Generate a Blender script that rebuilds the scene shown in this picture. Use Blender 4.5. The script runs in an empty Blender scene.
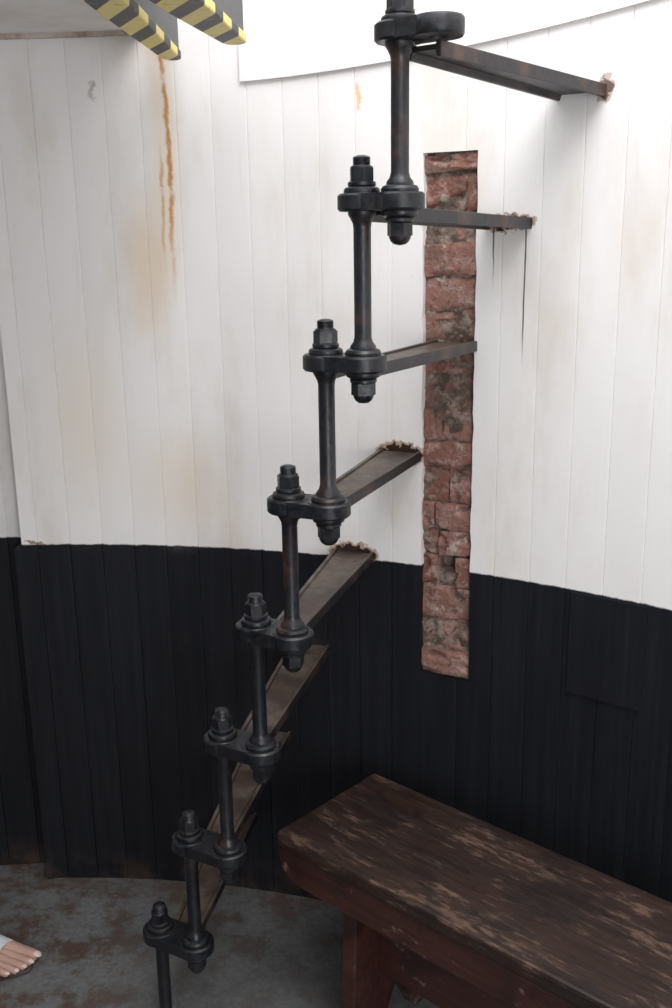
import bpy, bmesh, math, random
from mathutils import Vector, Matrix, noise as mnoise
random.seed(4)
sc = bpy.context.scene
CX, CY, R = -0.68, 0.21, 1.97      # tower axis and inner wall radius
ZB = 0.868                         # paint line
S0, S1 = .175, .271                # brick slot, x on the wall
Z0, Z1 = .625, 1.682

def wp(phi, r=R, z=0.0):
    return Vector((CX + r*math.sin(phi), CY + r*math.cos(phi), z))
def phi_x(x): return math.asin((x-CX)/R)
B0, B1 = phi_x(S0), phi_x(S1)

# ---------------------------------------------------------------- node helpers
class M:
    def __init__(s, name):
        s.mat = bpy.data.materials.new(name); s.mat.use_nodes = True
        s.nt = s.mat.node_tree; s.n = s.nt.nodes; s.b = s.n['Principled BSDF']
    def put(s, sock, v):
        if isinstance(v, bpy.types.NodeSocket): s.nt.links.new(v, sock)
        elif isinstance(v, (tuple, list)) and len(v) == 3 and sock.type == 'RGBA': sock.default_value = (*v, 1)
        else: sock.default_value = v
    def math(s, op, a, b=0.0, clamp=False):
        n = s.n.new('ShaderNodeMath'); n.operation = op; n.use_clamp = clamp
        s.put(n.inputs[0], a); s.put(n.inputs[1], b)
        return n.outputs[0]
    def mix(s, f, a, b):
        n = s.n.new('ShaderNodeMix'); n.data_type = 'RGBA'
        s.put(n.inputs[0], f); s.put(n.inputs[6], a); s.put(n.inputs[7], b)
        return n.outputs[2]
    def ramp(s, v, a, b, lo=0.0, hi=1.0):
        n = s.n.new('ShaderNodeMapRange'); n.interpolation_type = 'SMOOTHSTEP'
        s.put(n.inputs[0], v); s.put(n.inputs[1], a); s.put(n.inputs[2], b); s.put(n.inputs[3], lo); s.put(n.inputs[4], hi)
        return n.outputs[0]
    def coord(s, kind='Object'):
        return s.n.new('ShaderNodeTexCoord').outputs[kind]
    def scale(s, vec, sc):
        n = s.n.new('ShaderNodeMapping'); s.put(n.inputs[0], vec); n.inputs[3].default_value = sc
        return n.outputs[0]
    def noise(s, vec, scale=5, detail=4, rough=0.5, out=0):
        n = s.n.new('ShaderNodeTexNoise'); s.put(n.inputs['Vector'], vec)
        n.inputs['Scale'].default_value = scale; n.inputs['Detail'].default_value = detail
        n.inputs['Roughness'].default_value = rough
        return n.outputs[out]
    def bump(s, h, dist=0.002, strength=1.0):
        n = s.n.new('ShaderNodeBump'); n.inputs['Distance'].default_value = dist
        n.inputs['Strength'].default_value = strength
        s.put(n.inputs['Height'], h); s.nt.links.new(n.outputs[0], s.b.inputs['Normal'])
    def set(s, **k):
        for kk, v in k.items(): s.put(s.b.inputs[kk.replace('_', ' ')], v)
        return s

# ---------------------------------------------------------------- mesh helpers
def link(ob, parent=None):
    sc.collection.objects.link(ob)
    if parent: ob.parent = parent
    return ob
def from_bm(bm, name, mat, parent=None, smooth=True, angle=35, bevel=0):
    bmesh.ops.recalc_face_normals(bm, faces=bm.faces)
    me = bpy.data.meshes.new(name); bm.to_mesh(me); bm.free()
    ob = bpy.data.objects.new(name, me)
    if mat: me.materials.append(mat.mat if isinstance(mat, M) else mat)
    link(ob, parent)
    if smooth:
        me.shade_smooth()
        try: me.set_sharp_from_angle(angle=math.radians(angle))
        except Exception: pass
    if bevel:
        m = ob.modifiers.new('bev', 'BEVEL'); m.width = bevel; m.segments = 2; m.limit_method = 'ANGLE'
        m.angle_limit = math.radians(40)
    return ob
def lathe(bm, prof, c, segs=28):
    rings = []
    for r, z in prof:
        if r < 1e-5: rings.append([bm.verts.new((c[0], c[1], c[2]+z))])
        else: rings.append([bm.verts.new((c[0]+r*math.cos(2*math.pi*i/segs), c[1]+r*math.sin(2*math.pi*i/segs), c[2]+z)) for i in range(segs)])
    for a, b in zip(rings, rings[1:]):
        for i in range(segs):
            j = (i+1) % segs
            if len(a) == 1 and len(b) == 1: continue
            if len(a) == 1: bm.faces.new((a[0], b[i], b[j]))
            elif len(b) == 1: bm.faces.new((a[i], a[j], b[0]))
            else: bm.faces.new((a[i], a[j], b[j], b[i]))
    if len(rings[0]) > 1: bm.faces.new(rings[0][::-1])
    if len(rings[-1]) > 1: bm.faces.new(rings[-1])
def prism(bm, pts, z0, z1):
    a = [bm.verts.new((p[0], p[1], z0)) for p in pts]; b = [bm.verts.new((p[0], p[1], z1)) for p in pts]
    n = len(pts)
    bm.faces.new(a[::-1]); bm.faces.new(b)
    for i in range(n):
        j = (i+1) % n; bm.faces.new((a[i], a[j], b[j], b[i]))
def box(bm, x0, x1, y0, y1, z0, z1):
    prism(bm, [(x0, y0), (x1, y0), (x1, y1), (x0, y1)], z0, z1)
def empty(name, loc=(0, 0, 0)):
    e = bpy.data.objects.new(name, None); e.location = loc; e.empty_display_size = .1
    return link(e)
def to_parent(ob, par):
    ob.parent = par; ob.matrix_parent_inverse = Matrix.Translation(-Vector(par.location))

# ---------------------------------------------------------------- staircase data
P = [(.1416, 1.405), (.0947, 1.44), (.043, 1.465), (-.0117, 1.49), (-.074, 1.52), (-.136, 1.56), (-.2055, 1.60), (-.281, 1.64), (-.355, 1.68)]
Z = [None, 1.789] + [.225*(9-n) for n in range(2, 9)]
WX = [None, .432, .325, .236, .133, .036, -.062, -.155, -.244]   # wall end x of each tread

# ---------------------------------------------------------------- materials
def wall_material():
    m = M('painted_boards')
    uv = m.coord('UV')
    sep = m.n.new('ShaderNodeSeparateXYZ'); m.put(sep.inputs[0], uv)
    s, z = sep.outputs[0], sep.outputs[1]
    d1 = m.noise(uv, 9, 4, .6); d2 = m.noise(uv, 38, 4, .65)
    d3 = m.noise(uv, 23, 3, .6); d4 = m.noise(uv, 4.5, 2, .5); d5 = m.noise(uv, 70, 3, .6)
    sd = m.math('ADD', s, m.math('ADD', m.math('MULTIPLY', m.math('SUBTRACT', d1, .5), .03), m.math('MULTIPLY', m.math('SUBTRACT', d2, .5), .035)))
    zd = m.math('ADD', z, m.math('MULTIPLY', m.math('SUBTRACT', d3, .5), .06))
    zf = m.math('ADD', z, m.math('MULTIPLY', m.math('SUBTRACT', d5, .5), .04))
    wn = m.n.new('ShaderNodeTexWhiteNoise'); wn.noise_dimensions = '1D'
    m.put(wn.inputs['W'], m.math('FLOOR', m.math('DIVIDE', s, .0745)))
    tone = wn.outputs[0]
    grain = m.noise(m.scale(uv, (60, 2.2, 1)), 1.0, 5, .6)
    dirt = m.noise(m.scale(uv, (5, 1.6, 1)), 1.0, 5, .62)
    white = m.mix(m.ramp(dirt, .46, .76), (.83, .81, .80), (.72, .65, .585))
    white = m.mix(m.math('MULTIPLY', tone, .12), white, (.66, .63, .63))
    white = m.mix(m.ramp(grain, .60, .8, 0, .18), white, (.58, .51, .45))
    nick = m.ramp(m.noise(m.scale(uv, (34, 8, 1)), 1.0, 4, .75), .70, .75)
    white = m.mix(m.math('MULTIPLY', nick, .35), white, (.45, .32, .22))
    black = m.mix(m.ramp(grain, .35, .8), (.0055, .0062, .0095), (.013, .014, .0185))
    scuff = m.ramp(m.noise(m.scale(uv, (26, 5, 1)), 1.0, 5, .7), .64, .80)
    black = m.mix(m.math('MULTIPLY', scuff, .35), black, (.055, .045, .042))
    low = m.math('MULTIPLY', m.ramp(z, .10, .0), m.ramp(d1, .42, .62))
    black = m.mix(m.math('MULTIPLY', low, .5), black, (.10, .06, .04))
    edge = m.math('ADD', z, m.math('MULTIPLY', m.math('SUBTRACT', d2, .5), .008))
    isw = m.ramp(edge, ZB-.002, ZB+.002)
    col = m.mix(isw, black, white)
    def band(val, c, w, soft):
        return m.ramp(m.math('ABSOLUTE', m.math('SUBTRACT', val, c)), w+soft, w)
    def add(mask, color, k=1.0):
        nonlocal col
        col = m.mix(m.math('MULTIPLY', mask, k), col, color)
    sw0 = m.math('ADD', s, m.math('ADD', m.math('MULTIPLY', m.math('SUBTRACT', d4, .5), .03), m.math('MULTIPLY', m.math('SUBTRACT', d2, .5), .016)))
    brk = m.ramp(d3, .32, .52, .25, 1)
    span = m.math('MULTIPLY', m.ramp(z, 1.38, 1.62), m.ramp(z, 1.97, 1.90))
    span2 = m.math('MULTIPLY', m.ramp(z, 1.44, 1.55), m.ramp(z, 1.74, 1.66))
    add(m.math('MULTIPLY', band(sd, .345, .001, .05), span), (.74, .55, .35), .35)
    add(m.math('MULTIPLY', band(sw0, .348, .001, .0065), m.math('MULTIPLY', span, brk)), (.52, .24, .06), .95)
    add(m.math('MULTIPLY', band(sw0, .330, .0005, .005), m.math('MULTIPLY', span2, brk)), (.60, .34, .12), .8)
    def blob(cs, cz, rs, rz, color, k, lo=1.0, hi=.55, zz=None):
        a = m.math('DIVIDE', m.math('SUBTRACT', sd, cs), rs); b = m.math('DIVIDE', m.math('SUBTRACT', zz or zd, cz), rz)
        dd = m.math('SQRT', m.math('ADD', m.math('MULTIPLY', a, a), m.math('MULTIPLY', b, b)))
        add(m.ramp(dd, lo, hi), color, k)
    blob(.30, 1.48, .06, .16, (.74, .56, .36), .5, 1.3, .2)
    blob(.13, 1.15, .10, .22, (.76, .66, .54), .5, 1.4, .1)
    blob(.33, 1.02, .12, .13, (.76, .66, .54), .5, 1.4, .1)
    blob(.752, 1.79, .007, .028, (.78, .42, .12), .7, 1, .3)
    blob(.20, 1.83, .010, .018, (.35, .30, .26), .6, 1, .3)
    blob(-.005, ZB+.003, .03, .006, (.25, .15, .09), .9, 1.2, .4)
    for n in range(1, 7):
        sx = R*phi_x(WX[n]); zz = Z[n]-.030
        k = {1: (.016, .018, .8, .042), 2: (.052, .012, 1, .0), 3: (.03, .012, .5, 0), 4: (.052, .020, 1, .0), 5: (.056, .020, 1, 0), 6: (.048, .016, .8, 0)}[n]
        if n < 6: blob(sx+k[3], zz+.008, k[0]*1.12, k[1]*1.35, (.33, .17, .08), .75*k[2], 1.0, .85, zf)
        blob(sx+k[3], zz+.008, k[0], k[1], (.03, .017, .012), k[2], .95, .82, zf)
    s2 = R*phi_x(WX[2])
    sw = m.math('ADD', s, m.math('MULTIPLY', m.math('SUBTRACT', d1, .5), .004))
    for ds, z0, z1 in ((-.028, 1.42, 1.55), (.034, 1.28, 1.55)):
        add(m.math('MULTIPLY', band(sw, s2+ds, .0008, .0012), m.math('MULTIPLY', m.ramp(z, z0, z0+.1), m.ramp(z, z1+.01, z1))), (.03, .02, .015), .9)
    m.set(Base_Color=col, Roughness=m.ramp(isw, 0, 1, .6, .6))
    m.b.inputs['Specular IOR Level'].default_value = .28
    m.bump(m.math('ADD', m.math('MULTIPLY', grain, .7), m.math('MULTIPLY', d1, .8)), .002, .4)
    return m
wallm = wall_material()

def iron_material(name, rust=.35, dark=(.006, .007, .010)):
    m = M(name); co = m.coord()
    n1 = m.noise(co, 14, 5, .65); n2 = m.noise(co, 90, 4, .6)
    c = m.mix(m.ramp(n2, .35, .75), dark, (.015, .016, .020))
    c = m.mix(m.ramp(n1, .58-.12*rust, .74, 0, rust*1.4), c, (.075, .035, .022))
    m.set(Base_Color=c, Roughness=m.ramp(n2, .3, .7, .30, .5), Metallic=.0)
    m.b.inputs['Specular IOR Level'].default_value = .45
    m.bump(n2, .001, .6)
    return m
iron = iron_material('black_painted_iron', .14)
ironp = iron_material('worn_post_iron', .75)
def tread_material():
    m = M('worn_tread_iron'); co = m.coord()
    n1 = m.noise(co, 11, 5, .6); n2 = m.noise(co, 70, 4, .6)
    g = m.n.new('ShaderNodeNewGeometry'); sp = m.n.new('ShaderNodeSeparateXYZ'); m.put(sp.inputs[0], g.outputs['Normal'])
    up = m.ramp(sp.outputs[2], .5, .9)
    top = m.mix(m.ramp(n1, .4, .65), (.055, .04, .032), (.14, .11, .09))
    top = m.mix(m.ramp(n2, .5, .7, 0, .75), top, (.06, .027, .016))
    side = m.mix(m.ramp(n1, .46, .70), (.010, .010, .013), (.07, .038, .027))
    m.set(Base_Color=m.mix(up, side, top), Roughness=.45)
    m.bump(n2, .0015, .5)
    return m
treadm = tread_material()

# ---------------------------------------------------------------- wall
def build_wall():
    zs = [0, .3, .5]
    z = Z0
    while z < Z1-.02: zs.append(z); z += .03
    zs += [Z1, 1.9, 2.4, 3.4]
    bw = .0745/R
    start = -1.05*math.pi/180
    end = start+2*math.pi
    i = math.ceil(start/bw); edges = []
    while i*bw < end-1e-6:
        a = i*bw
        near = abs(a-B0) < .006 or abs(a-B1) < .006
        if a > start+.004 and not near: edges.append(a)
        i += 1
    g = .0014/R
    prof = [(start, 0)]
    for e in edges: prof += [(e-g, 0), (e, .0024), (e+g, 0)]
    prof += [(end, 0), (B0, 0), (B1, 0)]
    out = sorted(prof)
    bm = bmesh.new(); uvl = bm.loops.layers.uv.new('UVMap')
    grid = []
    for (a, d) in out:
        col = []
        rec = .065 if a > start+2*math.pi-math.radians(24) else 0
        for z in zs:
            aa = a
            if a in (B0, B1) and Z0-.001 <= z <= Z1+.001: aa = a+random.uniform(-.0009, .0009)
            col.append(bm.verts.new(wp(aa, R+d+rec, z)))
        grid.append(col)
    def quad(vs, uvs):
        f = bm.faces.new(vs)
        for l, u in zip(f.loops, uvs): l[uvl].uv = u
    for i in range(len(out)-1):
        a0, a1 = out[i][0], out[i+1][0]
        for j in range(len(zs)-1):
            zm = (zs[j]+zs[j+1])/2; am = (a0+a1)/2
            if B0 < am < B1 and Z0 < zm < Z1: continue
            if math.radians(125) < am < math.radians(168) and zm < 1.9: continue    # unseen gap added behind the viewer to let fill light in
            quad((grid[i][j], grid[i+1][j], grid[i+1][j+1], grid[i][j+1]),
                 ((a0*R, zs[j]), (a1*R, zs[j]), (a1*R, zs[j+1]), (a0*R, zs[j+1])))
    D = .045
    def q4(p, uvs): quad([v if isinstance(v, bmesh.types.BMVert) else bm.verts.new(v) for v in p], uvs)
    for B in (B0, B1):
        col = grid[[o[0] for o in out].index(B)]
        for j in range(len(zs)-1):
            if Z0 < (zs[j]+zs[j+1])/2 < Z1:
                q4((col[j], wp(B, R+D, zs[j]), wp(B, R+D, zs[j+1]), col[j+1]), ((B*R, zs[j]), (B*R+.02, zs[j]), (B*R+.02, zs[j+1]), (B*R, zs[j+1])))
    for z in (Z0, Z1):
        q4((wp(B0, R, z), wp(B1, R, z), wp(B1, R+D, z), wp(B0, R+D, z)), ((B0*R, z), (B1*R, z), (B1*R, z), (B0*R, z)))
    q4((wp(start, R, 0), wp(start, R+.065, 0), wp(start, R+.065, 3.4), wp(start, R, 3.4)), ((start*R, 0), (start*R, 0), (start*R, 3.4), (start*R, 3.4)))
    me = bpy.data.meshes.new('wall_round')
    bm.to_mesh(me); bm.free()
    me.materials.append(wallm.mat)
    link(bpy.data.objects.new('wall_round', me))
build_wall()

def arc_band(name, a0, a1, r0, r1, z0, z1, mat, n=40):
    zf = z0 if callable(z0) else (lambda a: z0)
    bm = bmesh.new(); uvl = bm.loops.layers.uv.new('UVMap')
    for i in range(n):
        p, q = a0+(a1-a0)*i/n, a0+(a1-a0)*(i+1)/n
        zp, zq = zf(p), zf(q)
        for vs, uvs in (
            ((wp(p, r0, zp), wp(q, r0, zq), wp(q, r0, z1), wp(p, r0, z1)), ((p*R, zp), (q*R, zq), (q*R, z1), (p*R, z1))),
            ((wp(p, r1, zp), wp(q, r1, zq), wp(q, r0, zq), wp(p, r0, zp)), ((p*R, zp),)*4),
            ((wp(p, r1, z1), wp(q, r1, z1), wp(q, r0, z1), wp(p, r0, z1)), ((p*R, z1),)*4)):
            f = bm.faces.new([bm.verts.new(v) for v in vs])
            for l, u in zip(f.loops, uvs): l[uvl].uv = u
    for p in (a0, a1):
        zp = zf(p)
        f = bm.faces.new([bm.verts.new(v) for v in (wp(p, r0, zp), wp(p, r1, zp), wp(p, r1, z1), wp(p, r0, z1))])
        for l, u in zip(f.loops, ((p*R, zp), (p*R, zp), (p*R, z1), (p*R, z1))): l[uvl].uv = u
    bmesh.ops.remove_doubles(bm, verts=bm.verts, dist=1e-5)
    return from_bm(bm, name, mat, smooth=False)
fa = phi_x(-.174)
arc_band('trim_1', fa, math.radians(100), R-.008, R+.002, lambda a: 1.830+.075*min(1.6, (a-fa)/math.radians(26))**1.4, 2.15, wallm, 60)   # fascia
arc_band('trim_2', phi_x(.452), phi_x(.572), R-.005, R+.002, .655, ZB-.004, wallm, 6)
arc_band('trim_3', math.radians(-1.55), math.radians(-1.05), R-.003, R+.07, 0, ZB-.01, wallm, 3)

# ---------------------------------------------------------------- bricks
def brick_mat():
    m = M('old_brick'); co = m.coord(); g = m.n.new('ShaderNodeNewGeometry')
    rnd = g.outputs['Random Per Island']
    n1 = m.noise(co, 26, 6, .75); n2 = m.noise(co, 90, 4, .6); n3 = m.noise(co, 11, 4, .6); n4 = m.noise(co, 15, 4, .7)
    c = m.mix(rnd, (.19, .070, .048), (.29, .155, .125))
    c = m.mix(m.ramp(n1, .48, .62, 0, .75), c, (.40, .28, .25))
    c = m.mix(m.ramp(n2, .54, .68, 0, .7), c, (.10, .055, .04))
    c = m.mix(m.ramp(n3, .52, .64, 0, .65), c, (.12, .075, .06))
    c = m.mix(m.ramp(n4, .62, .68, 0, .7), c, (.48, .42, .38))
    m.set(Base_Color=c, Roughness=.85); m.bump(m.math('ADD', n1, n2), .005, .9)
    return m
def mortar_mat():
    m = M('crumbled_mortar'); co = m.coord(); n = m.noise(co, 40, 5, .6)
    m.set(Base_Color=m.mix(m.ramp(n, .4, .65), (.10, .07, .055), (.30, .23, .19)), Roughness=.95); m.bump(n, .01, 1)
    return m
brick_parent = empty('brickwork_strip', wp((B0+B1)/2, R+.03, 0))
bm = bmesh.new()
z = Z0+.002
mid = (B0+B1)/2; T = Vector((math.cos(mid), -math.sin(mid), 0)); Nn = Vector((math.sin(mid), math.cos(mid), 0))
half = R*(B1-B0)/2 - .0005
while z < Z1-.02:
    h = random.uniform(.054, .070)
    if z+h > Z1: h = Z1-z-.003
    splits = [(-half, half)]
    if random.random() < .16:
        sp = random.uniform(-.03, .03); splits = [(-half, sp-.002), (sp+.002, half)]
    if .85 < z+h/2 < .915: splits = [(-half, -.02), (.018, half)]
    for a, b in splits:
        dep = R+.004+random.uniform(0, .013)
        tmp = bmesh.new()
        bmesh.ops.create_cube(tmp, size=1)
        bmesh.ops.subdivide_edges(tmp, edges=tmp.edges, cuts=13, use_grid_fill=True)
        tz = random.uniform(-.05, .05); k = random.uniform(.14, .34)
        for v in tmp.verts:
            x = (a+b)/2+v.co.x*(b-a); y = v.co.y*.06
            zz = v.co.z*(h-.003)
            q = Vector((x*40, z*40+v.co.z*2.5, dep*900))
            e = max(0, abs(v.co.x)*2-.85)*.6+max(0, abs(v.co.z)*2-.7)
            chip = max(0, mnoise.noise(q*.8)-k)*.035
            if v.co.y < 0: y += .010*e*e*2+chip+mnoise.noise(q*2)*.002+mnoise.noise(q*5)*.0012
            zz += mnoise.noise(q+Vector((9, 3, 1)))*.004*abs(v.co.z)*2+tz*(x-(a+b)/2)
            v.co = Vector((CX, CY, 0))+Nn*(dep+.03+y)+T*x+Vector((0, 0, z+h/2+zz))
        vm = [bm.verts.new(v.co) for v in tmp.verts]
        tmp.verts.index_update()
        for f in tmp.faces: bm.faces.new([vm[v.index] for v in f.verts])
        tmp.free()
    z += h+.001
ob = from_bm(bm, 'bricks', brick_mat(), angle=60); to_parent(ob, brick_parent)
bm = bmesh.new()
bmesh.ops.create_grid(bm, x_segments=16, y_segments=140, size=.5)
for v in bm.verts:
    x, y = v.co.x*2*(half+.01), (v.co.y+.5)*(Z1-Z0+.02)+Z0-.01
    dd = R+.017+random.uniform(-.004, .003)+mnoise.noise(Vector((x*30, y*30, 2)))*.008
    if .86 < y < .905: dd += .03
    v.co = Vector((CX, CY, 0))+Nn*dd+T*x+Vector((0, 0, y))
ob = from_bm(bm, 'mortar_backing', mortar_mat(), angle=80); to_parent(ob, brick_parent)

# ---------------------------------------------------------------- floor and ceiling
def floor_mat():
    m = M('worn_grey_floor_paint'); co = m.coord()
    n2 = m.noise(co, 24, 5, .68); n3 = m.noise(co, 80, 3, .6); n4 = m.noise(co, 9, 5, .65)
    c = m.mix(m.ramp(n3, .35, .7), (.135, .14, .14), (.185, .19, .188))
    c = m.mix(m.ramp(n4, .42, .62, 0, .5), c, (.095, .092, .09))
    sp = m.n.new('ShaderNodeSeparateXYZ'); m.put(sp.inputs[0], co)
    left = m.ramp(sp.outputs[0], -.30, -.68)
    back = m.ramp(sp.outputs[1], 1.75, 2.1, 0, .6)
    amt = m.math('ADD', m.math('MAXIMUM', left, back), .22, True)
    rustm = m.math('MULTIPLY', m.ramp(m.math('ADD', m.math('MULTIPLY', n4, .5), m.math('MULTIPLY', n2, .5)), .46, .58), amt)
    c = m.mix(m.math('MULTIPLY', rustm, .85), c, (.085, .047, .032))
    c = m.mix(m.ramp(n2, .64, .72, 0, .6), c, (.34, .33, .32))
    m.set(Base_Color=c, Roughness=m.ramp(n2, .3, .7, .34, .6)); m.bump(n2, .003, .5)
    return m
bm = bmesh.new()
lathe(bm, [(2.4, -.08), (2.4, 0)], (CX, CY, 0), 96)
from_bm(bm, 'floor', floor_mat(), smooth=False)
cm = M('ceiling_paint'); n = cm.noise(cm.coord(), 6, 5, .6)
cm.set(Base_Color=cm.mix(cm.ramp(n, .4, .7), (.85, .83, .81), (.74, .69, .64)), Roughness=.7)
xe = -.37
a1 = math.asin((xe-CX)/(R+.07)); a0 = -math.pi-a1
pts = [wp(a0+(a1-a0)*i/80, R+.07)[:2] for i in range(81)]
bm = bmesh.new(); prism(bm, pts, 1.935, 2.01)
from_bm(bm, 'ceiling', cm, smooth=False)
tm = M('stained_trim'); n = tm.noise(tm.coord(), 20, 4, .6)
tm.set(Base_Color=tm.mix(tm.ramp(n, .35, .65), (.28, .20, .14), (.6, .52, .46)), Roughness=.6)
arc_band('trim_4', math.radians(-60), phi_x(-.372), R-.010, R+.003, 1.926, 1.936, tm, 40)

# hazard striped beams
hz = M('hazard_stripes'); co = hz.coord(); sp = hz.n.new('ShaderNodeSeparateXYZ'); hz.put(sp.inputs[0], co)
k = hz.math('ADD', hz.math('MULTIPLY', sp.outputs[0], 1.3), hz.math('MULTIPLY', sp.outputs[1], .7))
fr = hz.math('FRACT', hz.math('DIVIDE', k, .10))
st = hz.ramp(fr, .52, .54)
nn = hz.noise(co, 30, 4, .6)
hz.set(Base_Color=hz.mix(hz.ramp(nn, .55, .72, 0, .5), hz.mix(st, (.80, .67, .20), (.025, .025, .028)), (.35, .30, .2)), Roughness=.5)
dk = M('grey_beam_paint'); dk.set(Base_Color=dk.mix(dk.noise(dk.coord(), 20), (.05, .05, .055), (.10, .10, .11)), Roughness=.5)
def beam(name, x_tip, y_tip, x_b, y_b, w_tip, w_b, z0, z1, ybk):
    e = empty(name, (x_tip, y_tip, z0))
    dirv = Vector((x_b-x_tip, y_b-y_tip)).normalized(); nrm = Vector((-dirv.y, dirv.x))
    def outline(sc_, off):
        pts = []
        n = 10
        for i in range(n+1):
            t = math.pi*i/n
            q = Vector((x_tip, y_tip))+dirv*(w_tip*(1-math.sin(t)))+nrm*(math.cos(t)*w_tip*sc_+off)
            pts.append(tuple(q))
        q = Vector((x_b, y_b)); Lk = (y_b-ybk)
        pts.append(tuple(q-nrm*(w_b*sc_-off))); pts.append(tuple(q+dirv*Lk-nrm*(w_b*sc_-off)))
        pts.append(tuple(q+dirv*Lk+nrm*(w_b*sc_+off))); pts.append(tuple(q+nrm*(w_b*sc_+off)))
        return pts
    bm = bmesh.new(); prism(bm, outline(1, 0), z0, z0+.016)
    ob = from_bm(bm, 'striped_face', hz, smooth=False, bevel=.003); to_parent(ob, e)
    bm = bmesh.new(); prism(bm, outline(.8, 0), z0+.016, z1)
    ob = from_bm(bm, 'beam_body', dk, smooth=False); to_parent(ob, e)
beam('hazard_striped_beam', -.300, 2.085, -.322, 1.67, .018, .030, 1.866, 1.96, -1.2)
beam('hazard_striped_beam.001', -.164, 1.94, -.212, 1.67, .022, .036, 1.866, 1.96, -1.2)

# ---------------------------------------------------------------- staircase
stair = empty('cantilevered_spiral_staircase', (P[8][0], P[8][1], 0))
def sp_(ob): to_parent(ob, stair); return ob
RB = .0345; TH = .012
def nut(bm, c, up=1):
    def pf(pr): return [(r, z*up) for r, z in pr]
    lathe(bm, pf([(.0250, 0), (.0258, .003), (.0245, .007), (.021, .009)]), c, 28)
    lathe(bm, pf([(.0175, .008), (.0198, .011), (.0198, .015), (.0165, .017)]), c, 28)
    rot = random.uniform(0, 1)
    hexp = [(c[0]+.0180*math.cos(rot+math.pi*i/3), c[1]+.0180*math.sin(rot+math.pi*i/3)) for i in range(6)]
    zz = sorted((c[2]+up*.016, c[2]+up*.034)); prism(bm, hexp, *zz)
    if up > 0:
        lathe(bm, [(.0160, .034), (.0155, .036), (.0135, .0375)], c, 24)
        pr = [(.0125, .037)]
        for i in range(5): pr += [(.0117, .0385+i*.002), (.0126, .0395+i*.002)]
        pr += [(.0110, .0492), (.006, .051), (0, .0515)]
        lathe(bm, pr, c, 20)
    else:
        lathe(bm, pf([(.0155, .033), (.0150, .037), (.0125, .042), (.008, .0455), (.0, .047)]), c, 24)
for n in range(1, 9):
    pr, pl, z = Vector(P[n-1]), Vector(P[n]), Z[n]
    bm = bmesh.new()
    for idx, p in enumerate((pr, pl)):
        if n == 1 and idx == 0:      # empty bolt hole
            segs = 32
            prof = [(.012, -TH), (RB-.002, -TH), (RB, -TH+.003), (RB, TH-.003), (RB-.002, TH), (.012, TH)]
            rings = [[bm.verts.new((p.x+r*math.cos(2*math.pi*i/segs), p.y+r*math.sin(2*math.pi*i/segs), z+zz)) for i in range(segs)] for r, zz in prof]
            for a in range(6):
                A, B = rings[a], rings[(a+1) % 6]
                for i in range(segs): bm.faces.new((A[i], A[(i+1) % segs], B[(i+1) % segs], B[i]))
        else:
            lathe(bm, [(RB-.003, -TH), (RB, -TH+.003), (RB, TH-.003), (RB-.003, TH)], (p.x, p.y, z), 36)
    d = (pr-pl); d.normalize(); nr = Vector((-d.y, d.x)); w = RB*.93
    A = pl; Bq = pr if n > 1 else pr-d*.013
    prism(bm, [tuple(A-nr*w), tuple(Bq-nr*w), tuple(Bq+nr*w), tuple(A+nr*w)], z-TH+.001, z+TH-.001)
    sp_(from_bm(bm, 'end_plate_%d' % n, iron, angle=40))
    bm = bmesh.new()
    nut(bm, (pl.x, pl.y, z+TH), 1)
    if n > 1: nut(bm, (pr.x, pr.y, z-TH), -1)
    sp_(from_bm(bm, 'nuts_%d' % n, iron, angle=35))
    zt = z-TH; zb = Z[n+1]+TH if n < 8 else 0
    H = zt-zb; r = .0125
    bm = bmesh.new()
    lathe(bm, [(.026, 0), (.0265, .004), (.024, .008), (.019, .010), (.0185, .014), (r+.002, .019), (r, .026), (r, H-.022), (r+.001, H-.016), (.017, H-.009), (.020, H-.004), (.020, H)], (pl.x, pl.y, zb), 28)
    sp_(from_bm(bm, 'post_%d' % n, ironp, angle=35))
    m0 = (pr+pl)/2; a = phi_x(WX[n]); e = wp(a, R+.004, 0); e2 = Vector((e.x, e.y))
    dr = (e2-m0).normalized(); nn_ = Vector((-dr.y, dr.x)); st = m0+dr*.012
    w0, w1 = .027, .045
    zt = z-.015; zn = z-.006 if n in (2, 3, 4) else z-.013
    bm = bmesh.new()
    Lr = (e2-st).length
    def sect(t):
        w = w0+(w1-w0)*t; c = st+dr*Lr*t; zc = zn+(zt-zn)*t
        pr_ = [(-w, -.020), (-w, 0), (-w+.007, .0), (-w+.009, -.004), (w-.009, -.004), (w-.007, 0), (w, 0), (w, -.020), (w-.007, -.020), (w-.009, -.011), (-w+.009, -.011), (-w+.007, -.020)]
        return [bm.verts.new((c.x+nn_.x*q, c.y+nn_.y*q, zc+h)) for q, h in pr_]
    S = [sect(i/8) for i in range(9)]
    for u, v in zip(S, S[1:]):
        for i in range(12): bm.faces.new((u[i], u[(i+1) % 12], v[(i+1) % 12], v[i]))
    bm.faces.new(S[0]); bm.faces.new(S[-1][::-1])
    sp_(from_bm(bm, 'tread_%d' % n, treadm, smooth=False, bevel=.0012))

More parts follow.
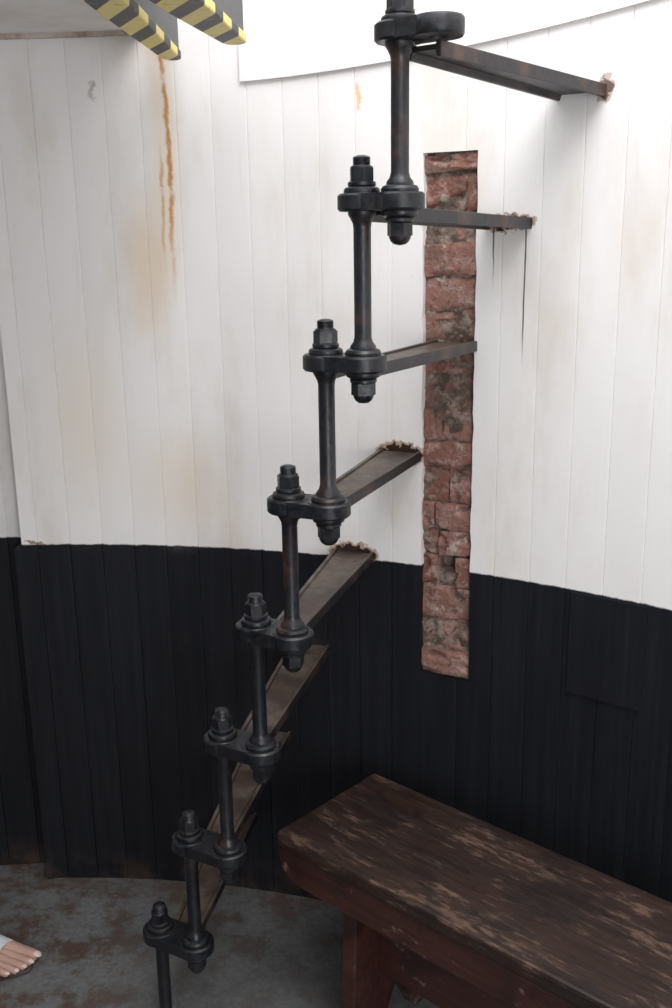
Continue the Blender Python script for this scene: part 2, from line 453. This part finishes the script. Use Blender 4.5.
# ---------------------------------------------------------------- bench
def wood(name, c1, c2, c3, worn, lo=.50, hi=.64, sc1=(5, 16, 16), sc2=(22, 80, 80)):
    m = M(name); co = m.coord()
    g1 = m.noise(m.scale(co, (3, 60, 60)), 1, 6, .65); n1 = m.noise(m.scale(co, sc1), 1, 6, .75); n2 = m.noise(m.scale(co, sc2), 1, 4, .75)
    c = m.mix(m.ramp(g1, .3, .7), c1, c2)
    w = m.math('ADD', m.math('MULTIPLY', n1, .5), m.math('MULTIPLY', n2, .5))
    c = m.mix(m.ramp(w, lo, hi, 0, worn), c, c3)
    c = m.mix(m.ramp(m.noise(m.scale(co, (7, 9, 9)), 1, 4, .6), .5, .62, 0, .7), c, tuple(v*.5 for v in c1))
    m.set(Base_Color=c, Roughness=m.ramp(n1, .3, .7, .42, .65)); m.bump(m.math('ADD', g1, n1), .003, .5)
    return m
seatm = wood('worn_dark_varnish', (.015, .0075, .0055), (.034, .016, .011), (.155, .088, .06), .8, .525, .62, (6, 20, 20), (26, 110, 110))
sidem = wood('worn_red_paint', (.030, .009, .0075), (.060, .018, .014), (.24, .16, .14), .7, .545, .62, (8, 16, 12), (30, 70, 30))
bench = empty('wooden_bench', (-.125, 1.70, 0))
bench.rotation_euler = (0, 0, math.atan2(-.674, .739))
LB, WB, HB = 1.24, .293, .43
def bp(bm, name, mat, bev=.003):
    ob = from_bm(bm, name, mat, smooth=False, bevel=bev); ob.parent = bench; return ob
bm = bmesh.new(); box(bm, 0, LB, 0, WB, HB-.032, HB); bp(bm, 'seat', seatm, .006)
def board_xz(pts, y0, y1, name, mat):
    bm = bmesh.new()
    a = [bm.verts.new((p[0], y0, p[1])) for p in pts]; b = [bm.verts.new((p[0], y1, p[1])) for p in pts]
    bm.faces.new(a); bm.faces.new(b[::-1])
    for i in range(len(pts)):
        j = (i+1) % len(pts); bm.faces.new((a[i], b[i], b[j], a[j]))
    return bp(bm, name, mat)
t, bt = HB-.032, HB-.100
def ap():
    pts = [(.002, t), (.002, t-.018)]
    for i in range(1, 7):
        q = i/6*math.pi/2; pts.append((.002+.055*(1-math.cos(q)), t-.018-(t-.018-bt)*math.sin(q)))
    return pts+[(LB-x, zz) for x, zz in reversed(pts)]
board_xz(ap(), .003, .026, 'front_apron', sidem)
board_xz(ap(), WB-.026, WB-.003, 'back_apron', sidem)
for i, x in enumerate((.15, LB-.18)):
    bm = bmesh.new()
    pts = [(.026, t), (WB-.026, t), (WB-.01, 0), (WB/2+.06, 0), (WB/2, .11), (WB/2-.06, 0), (.01, 0)]
    a = [bm.verts.new((x, p[0], p[1])) for p in pts]; b = [bm.verts.new((x+.032, p[0], p[1])) for p in pts]
    bm.faces.new(a); bm.faces.new(b[::-1])
    for k in range(len(pts)):
        j = (k+1) % len(pts); bm.faces.new((a[k], b[k], b[j], a[j]))
    bp(bm, 'leg_%d' % (i+1), sidem)
bm = bmesh.new(); box(bm, .17, LB-.17, .085, .110, .16, .29); bp(bm, 'stretcher', sidem)

# ---------------------------------------------------------------- foot
skin = M('skin'); co = skin.coord(); n = skin.noise(co, 25, 4, .6)
skin.set(Base_Color=skin.mix(n, (.45, .27, .21), (.56, .37, .30)), Roughness=.5)
skin.b.inputs['Subsurface Weight'].default_value = .15; skin.b.inputs['Subsurface Radius'].default_value = (.02, .008, .004)
person = empty('person_leg', (-.744, 1.868, 0))
person.rotation_euler = (0, 0, math.radians(-16))
def skinmesh(name, verts, edges, mat, root=0, sub=2):
    me = bpy.data.meshes.new(name); me.from_pydata([v[:3] for v in verts], edges, []); me.materials.append(mat.mat)
    ob = bpy.data.objects.new(name, me); link(ob, person)
    ob.modifiers.new('skin', 'SKIN'); s = ob.modifiers.new('sub', 'SUBSURF'); s.levels = sub; s.render_levels = sub
    for i, v in enumerate(verts):
        d = me.skin_vertices[0].data[i]; d.radius = (v[3], v[4] if len(v) > 4 else v[3]); d.use_root = (i == root)
    me.shade_smooth()
    return ob
V = [(-.19, 0, .10, .036), (-.195, 0, .30, .045), (-.20, 0, .48, .055), (-.215, 0, .045, .032), (-.13, 0, .062, .036), (-.07, 0, .047, .034, .03)]
E = [(0, 1), (1, 2), (0, 3), (0, 4), (4, 5)]
toe = [(.028, .050, .058, .0135), (.008, .050, .056, .0095), (-.008, .044, .049, .009), (-.023, .034, .040, .0085), (-.036, .020, .026, .008)]
for y, x2, x1, r in toe:
    b = len(V)
    V += [(x1-.062, y*.85, .028, r*1.45), (x1-.022, y, .020, r*1.05), (x1-.004, y*1.03, .019, r), (x1+.012, y*1.03, .013, r*.85)]
    E += [(5, b), (b, b+1), (b+1, b+2), (b+2, b+3)]
skinmesh('foot', V, E, skin)
nailm = M('nail'); nailm.set(Base_Color=(.75, .58, .52), Roughness=.25)
bm = bmesh.new()
for y, x2, x1, r in toe:
    mtx = Matrix.Translation((x1+.010, y*1.03, .013+r*.72)) @ Matrix.Rotation(.45, 4, 'Y') @ Matrix.Diagonal((r*.75, r*.62, r*.22, 1))
    bmesh.ops.create_uvsphere(bm, u_segments=12, v_segments=8, radius=1, matrix=mtx)
ob = from_bm(bm, 'toenails', nailm); ob.parent = person
strapm = M('white_sandal'); strapm.set(Base_Color=strapm.mix(strapm.noise(strapm.coord(), 30), (.7, .72, .75), (.8, .8, .8)), Roughness=.5)
bm = bmesh.new()
pr = []
for i in range(15):
    a = math.pi*i/14; pr.append((math.cos(a)*.051, .004+math.sin(a)*.064))
rows = []
for k, (xx, sc_) in enumerate(((-.10, 1.12), (-.075, 1.10), (-.045, .98), (-.015, .84), (.004, .72))):
    rows.append([bm.verts.new((xx, y*max(sc_, .95), zz*sc_ if i not in (0, 14) else .004)) for i, (y, zz) in enumerate(pr)])
for a, b in zip(rows, rows[1:]):
    for i in range(14): bm.faces.new((a[i], a[i+1], b[i+1], b[i]))
ob = from_bm(bm, 'sandal_strap', strapm); ob.parent = person
s = ob.modifiers.new('sol', 'SOLIDIFY'); s.thickness = .004; s.offset = 1
solem = M('dark_sole'); solem.set(Base_Color=solem.mix(solem.noise(solem.coord(), 30), (.05, .04, .035), (.09, .07, .06)), Roughness=.7)
bm = bmesh.new()
pts = []
for i in range(24):
    a = 2*math.pi*i/24; pts.append((-.085+.155*math.cos(a), .002+(.045+.006*math.cos(a))*math.sin(a)))
prism(bm, pts, 0.0, .009)
ob = from_bm(bm, 'sandal_sole', solem, bevel=.002); ob.parent = person

# ---------------------------------------------------------------- lights
w = bpy.data.worlds.new('World'); sc.world = w; w.use_nodes = True
bg = w.node_tree.nodes['Background']; bg.inputs[0].default_value = (.93, .96, 1, 1); bg.inputs[1].default_value = 1.95
def area(name, loc, target, size, energy, color):
    l = bpy.data.lights.new(name, 'AREA'); l.shape = 'DISK'; l.size = size; l.energy = energy; l.color = color
    o = link(bpy.data.objects.new(name, l)); o.location = loc
    o.rotation_euler = (Vector(target)-Vector(loc)).to_track_quat('-Z', 'Y').to_euler()
area('skylight', (.35, .7, 3.2), (.65, 1.7, 1.6), 1.3, 34, (1, .98, .97))
area('front_fill_light', (.7, -1.1, 1.3), (-.4, 1.6, .9), .9, 24, (.97, .98, 1))  # unseen lamp added as front fill for the stair and bench

cam = bpy.data.cameras.new('camera'); co_ = link(bpy.data.objects.new('camera', cam))
cam.sensor_fit = 'VERTICAL'; cam.sensor_height = 36; cam.sensor_width = 24; cam.lens = 1000/1008*36; cam.clip_start = .02
co_.location = (0, 0, 1.52)
co_.rotation_euler = (Matrix.Rotation(math.radians(90-14.6), 3, 'X') @ Matrix.Rotation(-.0157, 3, 'Z')).to_euler()
sc.camera = co_
sc.view_settings.view_transform = 'Standard'
sc.view_settings.exposure = 0
